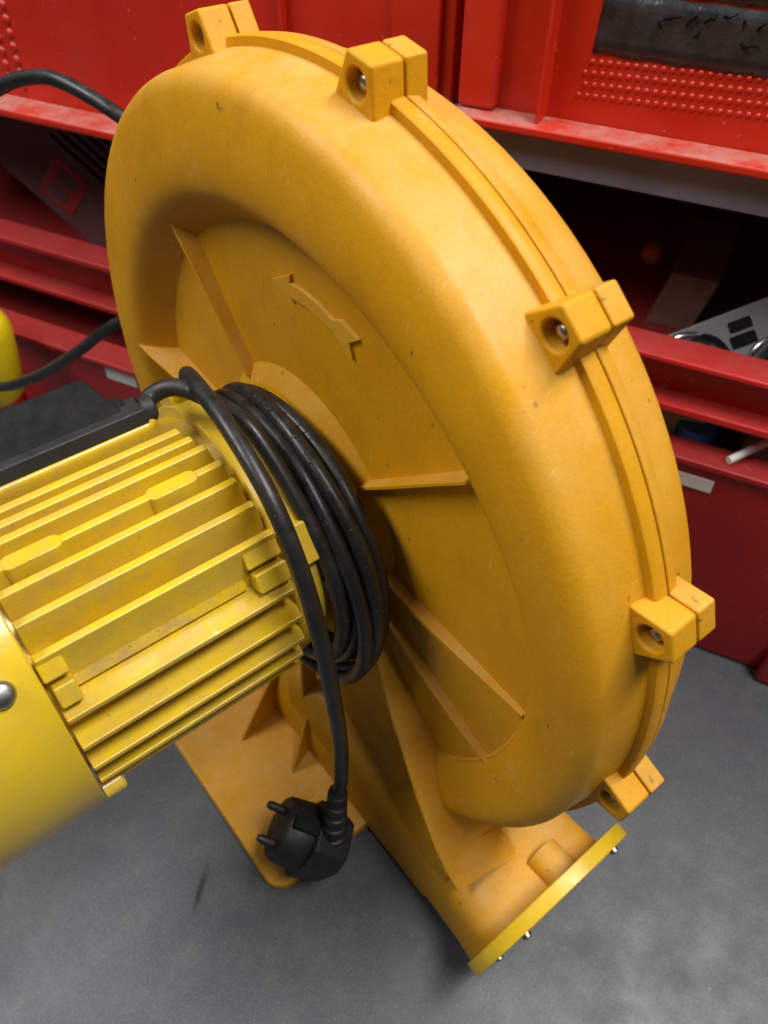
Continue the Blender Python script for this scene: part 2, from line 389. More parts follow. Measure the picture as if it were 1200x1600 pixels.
# clamp lugs round the rim, each with a recessed bolt
def lug_mesh(x0, x1, hole):
    c = 0.2525; hr = 0.0060; N = 32
    out = [(0.2350, -0.0150), (0.2405, -0.0141), (0.2632, -0.0079), (0.2632, 0.0079), (0.2405, 0.0141), (0.2350, 0.0150)]   # (radius, tangential)
    ring = []; outl = []
    for i in range(N):
        a = 2 * PI * i / N; d = (math.cos(a), math.sin(a)); best = 1e9
        for q in range(len(out)):
            (ax, ay), (bx, by) = out[q], out[(q + 1) % len(out)]
            ax -= c; bx -= c; ex, ey = bx - ax, by - ay; den = d[0] * ey - d[1] * ex
            if abs(den) < 1e-12: continue
            tt = (ax * ey - ay * ex) / den; ss = (ax * d[1] - ay * d[0]) / den
            if tt > 0 and -1e-9 <= ss <= 1 + 1e-9: best = min(best, tt)
        outl.append((c + d[0] * best, d[1] * best)); ring.append((c + d[0] * hr, d[1] * hr))
    # exact corners keep the outline crisp
    for p in out:
        k = min(range(N), key=lambda i: (outl[i][0] - p[0]) ** 2 + (outl[i][1] - p[1]) ** 2); outl[k] = p
    P = lambda x, rt: (x, rt[1], rt[0])
    V = [P(x0, p) for p in outl] + [P(x1, p) for p in outl]; F = []
    for i in range(N): F.append((i, (i + 1) % N, N + (i + 1) % N, N + i))
    F.append(tuple(range(N)))
    if hole:
        xd = x1 - 0.0100
        V += [P(x1, p) for p in ring] + [P(xd, p) for p in ring]
        for i in range(N):
            j = (i + 1) % N
            F.append((N + i, N + j, 2 * N + j, 2 * N + i)); F.append((2 * N + i, 2 * N + j, 3 * N + j, 3 * N + i))
        F.append(tuple(3 * N + i for i in range(N)))
    else: F.append(tuple(N + i for i in range(N)))
    return V, F
bolt_prof = [(0.0045, 0.0), (0.0045, 0.0058), (0.0066, 0.0058), (0.0070, 0.0050), (0.0070, 0.0035), (0.0128, 0.0034), (0.0140, 0.0026), (0.0144, 0.0)]
lugs = []
for k, th in enumerate([109.1, 79.7, 50.3, 20.9, -8.5, 142.0, 171.5, 201.0]):
    rot = (R_(th - 90), 0, 0)
    if not lugs:
        lf = obj('clamp_lug', *lug_mesh(0.0004, 0.0172, True), 'clean', B, H, smooth=25, bevel=0.0018, seg=4)
        lb = obj('clamp_lug_rear', *lug_mesh(-0.0118, -0.0004, False), 'housing', lf, None, smooth=25, bevel=0.0012, seg=3)
        bo = obj('bolt', *lathe_dir(bolt_prof, (0, 0, 0.2525), (1, 0, 0), 20), 'oldsteel', lf, None, smooth=50)
        lf.rotation_euler = rot; lugs = [lf, lb, bo]
        lb.scale = (1, 0.97, 1)
    else:
        c = lugs[0].copy(); COL.objects.link(c); c.rotation_euler = rot
        for ch in lugs[1:]:
            d = ch.copy(); COL.objects.link(d); d.parent = c

# pedestal under the disc: a hollowed front wall that swells out to the duct and base
def ped_x(r):
    u = min(1.0, max(0.0, (r - 0.195) / 0.085)); u = u * u * (3 - 2 * u)
    return 0.0285 + 0.0275 * u
V = []; F = []; TH = [-46 - 3.0 * i for i in range(30)]; NS = 16
for th in TH:
    a = R_(th)
    rmax = (ZC - 0.008) / -math.sin(a) if th < -60 else 0.268 + (0.080 * min(1, (-46 - th) / 14.0))
    for j in range(NS + 1):
        r = 0.100 + (rmax - 0.100) * j / NS
        V.append((ped_x(r), r * math.cos(a), r * math.sin(a)))
W_ = NS + 1; m = len(TH)
for i in range(m - 1):
    for j in range(NS): F.append((i * W_ + j, i * W_ + j + 1, (i + 1) * W_ + j + 1, (i + 1) * W_ + j))
b0 = len(V)
for x, y, z in list(V): V.append((-0.02, y, z))
for i in range(m - 1):
    F.append((i * W_ + NS, (i + 1) * W_ + NS, b0 + (i + 1) * W_ + NS, b0 + i * W_ + NS))
for j in range(NS):
    F.append((j, j + 1, b0 + j + 1, b0 + j)); k = (m - 1) * W_; F.append((k + j, k + j + 1, b0 + k + j + 1, b0 + k + j))
ped = obj('pedestal', V, F, 'housing', B, H, smooth=30, bevel=0.0015)

# outlet duct and flange
def duct_section(y, hw, hh, zc, xc, n, k=48):
    P = []
    for i in range(k):
        a = 2 * PI * i / k; c, s = math.cos(a), math.sin(a)
        P.append((xc + hw * math.copysign(abs(c) ** (2 / n), c), y, zc + hh * math.copysign(abs(s) ** (2 / n), s)))
    return P
secs = [(-0.02, 0.050, 0.047, -0.262, 0.002, 5), (0.06, 0.052, 0.047, -0.262, 0.002, 5), (0.13, 0.0545, 0.047, -0.2615, 0.002, 5), (0.18, 0.056, 0.0475, -0.2615, 0.003, 4.2), (0.21, 0.0575, 0.048, -0.260, 0.004, 3.4), (0.2355, 0.0590, 0.048, -0.258, 0.004, 3.2)]
V = []; F = []; K = 48
for s in secs: V += [(x, y + (0.135 * (z + 0.2375) if s[0] > 0.2 else 0), z) for x, y, z in duct_section(*s)]
for i in range(len(secs) - 1):
    for q in range(K): F.append((i * K + q, i * K + (q + 1) % K, (i + 1) * K + (q + 1) % K, (i + 1) * K + q))
F += [tuple(range(K)), tuple((len(secs) - 1) * K + q for q in range(K))]
duct = obj('outlet_duct', V, F, 'housing', B, H, smooth=40)
obj('duct_seam', *boxv(-0.0008, 0.0010, 0.10, 0.229, -0.2165, -0.2132), 'housing', duct, smooth=0)
obj('screw_boss', *join(lathe_dir([(0.0, 0.0), (0.0, 0.0122), (0.0005, 0.0134), (0.0215, 0.0138), (0.0215, 0.0)], (-0.006, 0.2160, -0.2125), (0, 1, 0), 28)), 'housing', duct, smooth=40)
obj('flange_gusset', *prism([(0.205, -0.262), (0.2315, -0.250), (0.2315, -0.290), (0.205, -0.275)], 0.050, 0.0615, lambda a, b, h: (h, a, b)), 'housing', duct, smooth=20, bevel=0.001)
def rrect(x0, x1, z0, z1, r, k=6):
    P = []
    for cx, cz, a0 in ((x1 - r, z1 - r, 0), (x0 + r, z1 - r, 90), (x0 + r, z0 + r, 180), (x1 - r, z0 + r, 270)):
        for i in range(k + 1):
            a = R_(a0 + 90 * i / k); P.append((cx + r * math.cos(a), cz + r * math.sin(a)))
    return P
FT = R_(7.7); fn = Vector((0, math.cos(FT), -math.sin(FT))); fc0 = Vector((0.0025, 0.2325, -0.2375))
flg = obj('outlet_flange', *lathe_dir([(0.0, 0.0), (0.0, 0.0715), (0.0006, 0.0722), (0.0094, 0.0722), (0.0100, 0.0715), (0.0100, 0.0515), (0.0020, 0.0510), (0.0020, 0.0)], fc0, fn, 96), 'flange', B, H, smooth=30)
fu = Vector((1, 0, 0)); fv = fn.cross(fu)
flb = None
for i in range(4):
    a = R_(45 + 90 * i); p = fc0 + fn * 0.0100 + (fu * math.cos(a) + fv * math.sin(a)) * 0.0605
    if flb is None:
        flb = obj('flange_bolt', *lathe_dir([(0, 0.0), (0, 0.0044), (0.0006, 0.0044), (0.0007, 0.0034), (0.0026, 0.0032), (0.0034, 0.0022), (0.0036, 0.0)], (0, 0, 0), fn, 18), 'oldsteel', flg, smooth=40)
        flb.location = p
    else:
        c = flb.copy(); COL.objects.link(c); c.location = p

# base plate with gussets
bp = rrect(-0.075, 0.1465, -0.150, 0.0945, 0.016, 8)
base = obj('base_plate', *prism(bp, -0.3095, -0.2985, lambda a, b, h: (a, b, h)), 'housing', B, H, smooth=30, bevel=0.003, seg=3)
gus = []
for (yt, xt, yb) in ((0.0190, 0.080, 0.004), (-0.0345, 0.099, -0.045), (-0.105, 0.092, -0.11)):
    obj('gusset', *hexa([(0.046, yb - 0.0022, -0.2990), (xt, yt - 0.0012, -0.2990), (xt, yt + 0.0012, -0.2990), (0.046, yb + 0.0022, -0.2990),
                         (0.046, yb - 0.0016, -0.235), (xt - 0.001, yt - 0.0009, -0.2965), (xt - 0.001, yt + 0.0009, -0.2965), (0.046, yb + 0.0016, -0.235)]), 'housing', base, smooth=20, bevel=0.0006)
obj('gusset', *hexa([(0.040, -0.0022, -0.298), (0.0555, -0.0022, -0.298), (0.0555, 0.0022, -0.298), (0.040, 0.0022, -0.298), (0.030, -0.0018, -0.10), (0.042, -0.0018, -0.10), (0.042, 0.0018, -0.10), (0.030, 0.0018, -0.10)]), 'housing', ped, smooth=20, bevel=0.0006)

# ------------------------------------------------------------------ motor
mb = obj('motor_body', *revolve([(0.085, 0.0), (0.085, 0.0715), (0.0865, 0.0770), (0.2175, 0.0775), (0.2175, 0.0)], 72), 'core', B, H, smooth=40)
RT = 0.0898
def fin_v(y, sgn=1, x0=0.0905, x1=0.2150, pads=()):
    root = math.sqrt(max(0.0, 0.070 ** 2 - y * y)) ; tip = math.sqrt(RT * RT - y * y)
    tr, tt = 0.0040, 0.0024
    P = [(x0 - 0.001, y - tr, sgn * root), (x1, y - tr, sgn * root), (x1, y + tr, sgn * root), (x0 - 0.001, y + tr, sgn * root), (x0 + 0.0035, y - tt, sgn * tip), (x1, y - tt, sgn * tip), (x1, y + tt, sgn * tip), (x0 + 0.0035, y + tt, sgn * tip)]
    o = obj('fin', *hexa(P), 'motor', mb, smooth=30, bevel=0.0011, seg=3)
    return o
def fin_h(z, sgn=1, x0=0.0905, x1=0.2150):
    root = math.sqrt(0.070 ** 2 - z * z); tip = math.sqrt(RT * RT - z * z); tr, tt = 0.0034, 0.0017
    P = [(x0 - 0.003, sgn * root, z - tr), (x1, sgn * root, z - tr), (x1, sgn * root, z + tr), (x0 - 0.003, sgn * root, z + tr), (x0 + 0.001, sgn * tip, z - tt), (x1, sgn * tip, z - tt), (x1, sgn * tip, z + tt), (x0 + 0.001, sgn * tip, z + tt)]
    return obj('fin', *hexa(P), 'motor', mb, smooth=30, bevel=0.0009, seg=3)
for y, x0 in ((0.0010, 0.0990), (0.0100, 0.0965), (0.0185, 0.0935), (0.0303, 0.0915), (0.0412, 0.0905), (0.0537, 0.0890), (0.0662, 0.0870)): fin_v(y, 1, x0)
for z in (0.0302, 0.0116, -0.0075, -0.0270, -0.0440): fin_h(z, 1)
for y in (0.0640, 0.0500, 0.0360, 0.0200, 0.0): fin_v(y, -1)
for z in (0.0302, 0.0, -0.0302): fin_h(z, -1)
# swollen screw pads on the fourth fin
for xa, xb in ((0.1090, 0.1370), (0.1790, 0.2080)):
    pp = [(xa + 0.004, -0.0048), (xb - 0.004, -0.0048), (xb - 0.0012, -0.0034), (xb, 0.0), (xb - 0.0012, 0.0034), (xb - 0.004, 0.0048), (xa + 0.004, 0.0048), (xa + 0.0012, 0.0034), (xa, 0.0), (xa + 0.0012, -0.0034)]
    obj('fin_pad', *prism(pp, 0.066, 0.0850, lambda a, b, h: (a, 0.0305 + b * (1.0 if h > 0.07 else 1.25), h)), 'motor', mb, smooth=50, bevel=0.0012, seg=3)
# flat panel between the fin families
def polar_box(x0, x1, th0, th1, r0, r1, taper=0.0):
    V = []
    for r, tp in ((r0, 0), (r1, taper)):
        for x, th in ((x0, th0 + tp), (x1, th0 + tp), (x1, th1 - tp), (x0, th1 - tp)):
            a = R_(th); V.append((x, r * math.cos(a), r * math.sin(a)))
    return hexa(V)
obj('flat_panel', *polar_box(0.112, 0.2035, 24.5, 37.5, 0.066, 0.0808, 1.5), 'core', mb, smooth=30, bevel=0.0006)
# corner bosses: two stepped blocks at each end
for xa, xb in ((0.0905, 0.1105), (0.2035, 0.2155)):
    obj('corner_boss', *polar_box(xa, xb, 33.0, 41.5, 0.066, 0.0895, 0.9), 'motor', mb, smooth=30, bevel=0.0013, seg=3)
    obj('corner_boss', *polar_box(xa, xb - 0.0015, 23.5, 32.6, 0.066, 0.0900, 0.9), 'motor', mb, smooth=30, bevel=0.0013, seg=3)
lo = obj('screw_lobe', *lathe_dir([(0, 0.0), (0, 0.0062), (0.010, 0.0062), (0.0112, 0.0050), (0.0105, 0.0026), (0.0085, 0.0)], (0.2155, 0.079, -0.044), (-1, 0.0, 0), 20), 'motor', mb, smooth=40)

eb = obj('end_bell', *revolve([(0.0900, 0.060), (0.0900, 0.0830), (0.0890, 0.0842), (0.0735, 0.0838), (0.0715, 0.0822), (0.0705, 0.078), (0.066, 0.066), (0.060, 0.058), (0.0480, 0.056), (0.0480, 0.0700), (0.0470, 0.0715), (0.0350, 0.0735), (0.0340, 0.0725), (0.0340, 0.056)], 96), 'motor', B, H, smooth=35)
for th in (33.0, 122, 213, 302):
    obj('corner_ear', *polar_box(0.0711, 0.0893, th - 8.5, th + 8.5, 0.070, 0.0905, 1.0), 'motor', eb, smooth=30, bevel=0.0015, seg=3)
    a = R_(th)
    obj('hex_bolt', *lathe_dir([(0, 0.0), (0, 0.0055), (0.005, 0.0055), (0.0062, 0.0045), (0.0062, 0.0)], (0.0708, 0.083 * math.cos(a), 0.083 * math.sin(a)), (-1, 0, 0), 6), 'steel', eb, smooth=0, bevel=0.0004)

fc = obj('fan_cover', *revolve([(0.2168, 0.0735), (0.2164, 0.0960), (0.2172, 0.0967), (0.250, 0.0972), (0.300, 0.0976), (0.312, 0.0960), (0.321, 0.0900), (0.326, 0.080), (0.328, 0.0)], 128), 'cover', B, H, smooth=35)
cs = obj('cover_screw', *lathe_dir([(0, 0.0), (0, 0.0062), (0.0012, 0.0062), (0.0027, 0.0052), (0.0036, 0.0034), (0.0039, 0.0)], (0.2318, 0.0758, 0.0611), (0, 0.775, 0.632), 24), 'steel', fc, smooth=50)

# terminal pad and black junction box
pad = obj('terminal_pad', *prism(rrect(0.1085, 0.230, -0.032, -0.0040, 0.008, 5), 0.060, 0.0960, lambda a, b, h: (a, b, h)), 'motor', B, H, smooth=30, bevel=0.003, seg=3)
yz = lambda a, b, h: (h, a, b)
jb = obj('junction_box', *prism([(-0.0055, 0.0962), (-0.0075, 0.1035), (-0.022, 0.1030), (-0.070, 0.050), (-0.058, 0.040), (-0.030, 0.070)], 0.1135, 0.236, yz), 'lidstrip', B, H, smooth=30, bevel=0.001)
obj('box_lid', *hexa([(0.1225, -0.0115, 0.1025), (0.234, -0.0115, 0.1025), (0.234, -0.066, 0.0500), (0.1225, -0.066, 0.0500), (0.1330, -0.0330, 0.1165), (0.232, -0.0330, 0.1165), (0.232, -0.073, 0.0640), (0.1330, -0.073, 0.0640)]), 'box', jb, smooth=25, bevel=0.0016)
obj('lid_step', *hexa([(0.1180, -0.0150, 0.1015), (0.1320, -0.0150, 0.1015), (0.1320, -0.060, 0.0540), (0.1180, -0.060, 0.0540), (0.1215, -0.0210, 0.1075), (0.1325, -0.0210, 0.1075), (0.1325, -0.062, 0.0640), (0.1215, -0.062, 0.0640)]), 'box', jb, smooth=25, bevel=0.001)
obj('cable_gland', *lathe_dir([(0, 0.0), (0, 0.0075), (0.006, 0.0072), (0.0075, 0.0055), (0.0075, 0.0)], (0.1140, -0.015, 0.0975), (-1, 0.05, 0.0), 16), 'lidstrip', jb, smooth=40)

# power cord: out of the box, wound round the motor neck, then hanging with its plug
CR = 0.0048
ctrl = [(0.1130, -0.0150, 0.0975), (0.1040, -0.0190, 0.1010), (0.0920, -0.0120, 0.1040), (0.0800, 0.010, 0.0990), (0.0735, 0.034, 0.0890)]
turns = [(0.0680, 0.0835, 0.009, -0.009), (0.0585, 0.0825, 0.010, -0.010), (0.0490, 0.0830, 0.008, -0.009), (0.0440, 0.0915, 0.009, -0.010), (0.0535, 0.0930, 0.011, -0.012), (0.0620, 0.0940, 0.010, -0.015)]
def turn_pt(k, th):
    """k-th turn, angle falls from +60 through -300"""
    x, r, cy, cz = turns[min(int(k), len(turns) - 1)]
    return (x, cy + r * math.cos(R_(th)), cz + r * math.sin(R_(th)) - 0.010 * max(0.0, -math.sin(R_(th))))
for k in range(len(turns)):
    nxt = turns[min(k + 1, len(turns) - 1)]; cur = turns[k]
    for i in range(12):
        u = i / 12.0; uu = max(0.0, (u - 0.62) / 0.38); uu = uu * uu * (3 - 2 * uu)
        th = 38 - 360 * u
        if k == len(turns) - 1 and i >= 8: break
        x, r, cy, cz = [c + (n - c) * uu for c, n in zip(cur, nxt)]
        wob = math.sin(2 * R_(th) + 1.9 * k) * 0.0022; xw = math.sin(R_(th) * 1.0 + 2.3 * k) * 0.0016
        sag = (0.008, 0.013, 0.010, 0.020, 0.016, 0.012)[k]
        ctrl.append((x + xw, cy + (r + wob) * math.cos(R_(th)), cz + (r + wob) * math.sin(R_(th)) - sag * max(0.0, -math.sin(R_(th)))))
ctrl += [(0.0640, -0.0590, 0.0600), (0.0760, -0.0380, 0.0900), (0.0850, -0.0060, 0.1060), (0.0905, 0.0350, 0.1080), (0.0930, 0.0740, 0.0900), (0.0940, 0.0975, 0.0560), (0.0930, 0.1080, 0.0120), (0.0915, 0.1130, -0.0350), (0.0900, 0.1150, -0.0850), (0.0890, 0.1130, -0.1280), (0.0880, 0.1090, -0.1580), (0.0890, 0.1050, -0.1800)]
path = catmull(ctrl, 9)
cord = obj('power_cord', *tube(path, CR, 14), 'cable', B, H, smooth=60)

# raised maker's marking, worn past reading, along two strands
parts = []
rnd = random.Random(3)
for i0, i1 in ((27 * 9, 31 * 9), (39 * 9, 43 * 9), (50 * 9, 54 * 9)):
    for i in range(i0, i1):
        p = path[i]; tg = (path[i + 1] - path[i - 1]).normalized(); out = Vector((0.45, p.y, p.z)); out.x = 0.05
        out = (out - tg * out.dot(tg)).normalized(); sd_ = tg.cross(out)
        if rnd.random() < 0.25: continue
        for q in range(rnd.choice((1, 2, 2))):
            c0 = p + out * (CR + 0.00005) + tg * rnd.uniform(-0.0006, 0.0006); d = (sd_ * rnd.uniform(-1, 1) + tg * rnd.uniform(-0.6, 0.6)).normalized()
            parts.append(tube([c0 - d * 0.0011, c0 + d * 0.0011], 0.00024, 5))
obj('cord_marking', *join(*parts), 'cable', cord, smooth=60)['kind'] = 'stuff'

# angled two-pin plug hanging at the end of the cord
PO = Vector((0.1105, 0.0965, -0.2425)); PS = 1.32                       # centre of the plug body
pd = Vector((0.52, -0.60, 0.46)).normalized()               # pins point this way
up = Vector((0.0, 0.06, 1.0)); up = (up - pd * up.dot(pd)).normalized(); sd = pd.cross(up)
plug = empty('plug_root')
bpy.data.objects.remove(plug)
def ploc(a, b, c): return PO + (sd * a + up * b + pd * c) * PS
octo = [(0.0195 * math.cos(R_(a)), 0.0195 * math.sin(R_(a))) for a in range(0, 360, 15)]
body = prism([(-0.015, -0.020), (0.015, -0.020), (0.0195, -0.013), (0.0195, 0.012), (0.012, 0.022), (-0.012, 0.022), (-0.0195, 0.012), (-0.0195, -0.013)], -0.017, 0.004, lambda a, b, h: ploc(a * (0.82 if h < 0 else 1), b * (0.9 if h < 0 else 1), h))
face = lathe_dir([(s_ * PS, r_ * PS) for s_, r_ in ((0.0, 0.0), (0.0, 0.0185), (0.002, 0.0192), (0.0155, 0.0178), (0.0172, 0.0165), (0.0172, 0.0))], ploc(0, -0.001, 0.003), pd, 32)
plug = obj('plug', *body, 'plug', B, H, smooth=30, bevel=0.0022, seg=3)
obj('plug_face', *face, 'plug', plug, smooth=40)
for s in (-1, 1):
    obj('plug_pin', *lathe_dir([(s_ * PS, r_ * PS) for s_, r_ in ((0, 0.0), (0, 0.0025), (0.0085, 0.0025), (0.0105, 0.0018), (0.011, 0.0))], ploc(s * 0.0095, -0.001, 0.0195), pd, 16), 'plug', plug, smooth=50)
    obj('earth_clip', *prism([(-0.004, -0.0022), (0.004, -0.0022), (0.004, 0.0022), (-0.004, 0.0022)], 0.004, 0.0185, lambda a, b, h: ploc(a, s * 0.0183 + b, h)), 'box', plug, smooth=20, bevel=0.0006)
obj('grip_ridge', *prism([(-0.0025, -0.012), (0.0025, -0.012), (0.0025, 0.010), (-0.0025, 0.010)], -0.0195, -0.016, lambda a, b, h: ploc(a, b, h)), 'plug', plug, smooth=20, bevel=0.001)
relief = []
for i in range(5):
    s0 = 0.0075 * i
    relief += [(s0, 0.0098 - 0.0006 * i), (s0 + 0.0050, 0.0095 - 0.0006 * i), (s0 + 0.0055, 0.0078 - 0.0004 * i), (s0 + 0.0070, 0.0078 - 0.0004 * i)]
relief = [(0, 0.0)] + relief + [(0.0375, 0.0058), (0.0375, 0.0)]
a0 = ploc(0, 0.014, -0.008); a1 = Vector((0.0885, 0.1060, -0.1720))
k = (a1 - a0).length / 0.0375
obj('strain_relief', *lathe_dir([(s * k, r) for s, r in relief], a0, a1 - a0, 22), 'plug', plug, smooth=35)

# ------------------------------------------------------------------ shelving behind, in its own axes: u along, w out of the rack, z (shaft = 0)
ph = R_(115); Du = Vector((math.cos(ph), math.sin(ph), 0)); Nw = Vector((math.sin(ph), -math.cos(ph), 0))
def rk(u, w, z): return Du * u + Nw * w + Vector((0, 0, z + ZC))
def rbox(u0, u1, w0, w1, z0, z1): return boxv(u0, u1, w0, w1, z0, z1, rk)

rack = empty('shelving_rack', rk(0, -0.45, -ZC))
tag(rack, 'dark grey steel shelving rack holding the red crates behind the blower', 'shelving')
rinv = Matrix.Translation(-Vector(rack.location))
def rpart(root, name, mesh, mat, **kw):
    o = obj(name, [Vector(v) - Vector(root.matrix_world.translation if False else root.location) for v in mesh[0]], mesh[1], mat, root, **kw); return o
rpart(rack, 'shelf_beam', rbox(-0.10, 0.60, -0.262, -0.232, 0.118, 0.1465), 'beam', bevel=0.0015)
rpart(rack, 'shelf_board', rbox(-0.10, 0.60, -0.80, -0.263, 0.128, 0.1455), 'beam')
rpart(rack, 'shelf_board', rbox(-0.90, -0.112, -0.80, -0.30, 0.050, 0.0755), 'beam')
rpart(rack, 'upright', rbox(-0.111, -0.101, -0.80, -0.27, -ZC, 0.60), 'beam')
rpart(rack, 'upright', rbox(0.601, 0.63, -0.80, -0.25, -ZC, 0.60), 'beam')
rpart(rack, 'upright', rbox(-0.93, -0.901, -0.80, -0.28, -ZC, 0.60), 'beam')
rpart(rack, 'back_panel', rbox(-0.93, 0.63, -0.82, -0.801, -ZC, 0.60), 'beam')

stud_me = None
def studs(root, pts, rad, parent):
    """round bumps on a wall facing +w"""
    global stud_me
    if stud_me is None:
        v, f = lathe_dir([(0.0, 1.0), (0.30, 0.93), (0.55, 0.70), (0.68, 0.36), (0.72, 0.0)], (0, 0, 0), Nw, 14)
        stud_me = bpy.data.meshes.new('stud'); stud_me.from_pydata([tuple(x) for x in v], [], f); stud_me.materials.append(MAT['red']); stud_me.shade_smooth()
    for u, w, z in pts:
        o = bpy.data.objects.new('stud', stud_me); COL.objects.link(o); o.parent = parent
        o.location = rk(u, w, z) - Vector(root.location); o.scale = (rad, rad, rad)

# upper right crate with dusty ledge, taped label and bump pattern
cr = empty('storage_crate', rk(0.15, -0.40, 0.1465))
tag(cr, 'red plastic crate with silver taped label and rows of small bumps, top right', 'crate', 'red crates on the shelving')
wall = rpart(cr, 'front_wall', rbox(-0.022, 0.47, -0.262, -0.2400, 0.1470, 0.46), 'red', bevel=0.002)
rpart(cr, 'bottom_ledge', rbox(-0.026, 0.474, -0.2398, -0.2130, 0.1480, 0.1545), 'red', bevel=0.002, seg=3)
rpart(cr, 'corner_post', rbox(-0.0255, 0.002, -0.2398, -0.2270, 0.1548, 0.46), 'red', bevel=0.004, seg=4)
rpart(cr, 'wall_rib', hexa([rk(0.0345, -0.2402, 0.1548), rk(0.0375, -0.2402, 0.1548), rk(0.0370, -0.2195, 0.1548), rk(0.0350, -0.2195, 0.1548), rk(0.0345, -0.2402, 0.46), rk(0.0375, -0.2402, 0.46), rk(0.0370, -0.2300, 0.46), rk(0.0350, -0.2300, 0.46)]), 'red', bevel=0.0007)
rpart(cr, 'side_wall', rbox(-0.022, -0.016, -0.62, -0.2622, 0.1470, 0.46), 'red')
rpart(cr, 'side_wall', rbox(0.464, 0.47, -0.62, -0.2622, 0.1470, 0.46), 'red')
rpart(cr, 'crate_bottom', rbox(-0.0158, 0.4638, -0.62, -0.2622, 0.1470, 0.153), 'red')
pts = []
for j in range(4):
    for i in range(24):
        pts.append((0.0570 + 0.0009 * j + 0.00572 * i + (0.0026 if j % 2 else 0), -0.2402, 0.1705 + 0.0069 * j + 0.00022 * i))
studs(cr, pts, 0.0020, wall)
def tape(z0, z1, u0, u1):
    V = []; F = []; N = 40
    for i in range(N + 1):
        for j in range(5):
            u = u0 + (u1 - u0) * i / N + 0.0018 * (j / 4.0) ; z = z0 + (z1 - z0) * j / 4
            w = -0.2394 + 0.0003 * math.sin(i * 1.7 + j) * math.sin(i * 0.6) + (0.0004 if j in (0, 4) else 0)
            V.append(rk(u, w, z + 0.00035 * math.sin(i * 0.9)))
    for i in range(N):
        for j in range(4): F.append((i * 5 + j, (i + 1) * 5 + j, (i + 1) * 5 + j + 1, i * 5 + j + 1))
    return V, F
tp = rpart(cr, 'label_tape', tape(0.1965, 0.2305, 0.0612, 0.24), 'tape', smooth=60)
so = tp.modifiers.new('solid', 'SOLIDIFY'); so.thickness = 0.0007
tp2 = rpart(cr, 'label_tape', tape(0.2320, 0.262, 0.0630, 0.24), 'tape', smooth=60)
so = tp2.modifiers.new('solid', 'SOLIDIFY'); so.thickness = 0.0007
strokes = [[(0.1008, 0.2193), (0.1057, 0.221), (0.1111, 0.2222)], [(0.0985, 0.2187), (0.0998, 0.2162), (0.1011, 0.2142)], [(0.1150, 0.2176), (0.1172, 0.2206), (0.1201, 0.2236), (0.1194, 0.2215), (0.1222, 0.2200)], [(0.1250, 0.2205), (0.1283, 0.2231), (0.1306, 0.2232), (0.1315, 0.2262)], [(0.1353, 0.2258), (0.1384, 0.2249), (0.1429, 0.2278)], [(0.1474, 0.2251), (0.1477, 0.2226), (0.1476, 0.2189)], [(0.1554, 0.2201), (0.1577, 0.2226), (0.16, 0.2249)], [(0.1208, 0.2132), (0.1238, 0.2144), (0.1231, 0.2168)], [(0.1487, 0.2127), (0.1523, 0.2102), (0.1545, 0.2118), (0.1598, 0.2124)]]
parts = []
for st_ in strokes:
    pl = catmull([(u, z, 0) for u, z in st_], 5); V = []; F = []
    for i, p in enumerate(pl):
        d = (pl[min(i + 1, len(pl) - 1)] - pl[max(i - 1, 0)]).normalized(); q = i / (len(pl) - 1); w_ = 0.0004 + 0.00055 * math.sin(PI * min(1, q + 0.2)) ** 2
        for sg in (-1, 1): V.append(rk(p.x - d.y * w_ * sg, -0.2374, p.y + d.x * w_ * sg)); V.append(rk(p.x - d.y * w_ * sg, -0.2377, p.y + d.x * w_ * sg))
    for i in range(len(pl) - 1):
        k = 4 * i
        for e0, e1 in ((0, 2), (2, 3), (3, 1), (1, 0)): F.append((k + e0, k + e1, k + 4 + e1, k + 4 + e0))
    parts.append((V, F))
hw = join(*parts)
rpart(cr, 'handwriting', hw, 'ink', smooth=60)

# upper left crate
cl = empty('storage_crate', rk(-0.35, -0.40, 0.076))
tag(cl, 'scuffed red plastic crate with a column of large bumps, top left', 'crate', 'red crates on the shelving')
lw = rpart(cl, 'front_wall', rbox(-0.80, -0.0385, -0.272, -0.2500, 0.0770, 0.44), 'red', bevel=0.002)
rpart(cl, 'bottom_ledge', rbox(-0.80, -0.113, -0.2498, -0.2160, 0.0780, 0.0865), 'red', bevel=0.003, seg=3)
rpart(cl, 'wall_rib', rbox(-0.1790, -0.1755, -0.2498, -0.2415, 0.0868, 0.44), 'red', bevel=0.001)
rpart(cl, 'wall_rib', rbox(-0.0860, -0.0480, -0.2498, -0.2440, 0.0868, 0.44), 'red', bevel=0.002)
rpart(cl, 'side_wall', rbox(-0.0445, -0.0385, -0.60, -0.2722, 0.0770, 0.44), 'red')
rpart(cl, 'crate_bottom', rbox(-0.80, -0.0447, -0.60, -0.2722, 0.0770, 0.083), 'red')
pts = []
for i in range(9):
    pts.append((-0.4725 - 0.0007 * i, -0.2502, 0.186 - 0.0112 * i)); pts.append((-0.4880 - 0.0007 * i, -0.2502, 0.186 - 0.0112 * i + 0.0055))
    pts.append((-0.5035 - 0.0007 * i, -0.2502, 0.186 - 0.0112 * i))
studs(cl, pts, 0.0040, lw)

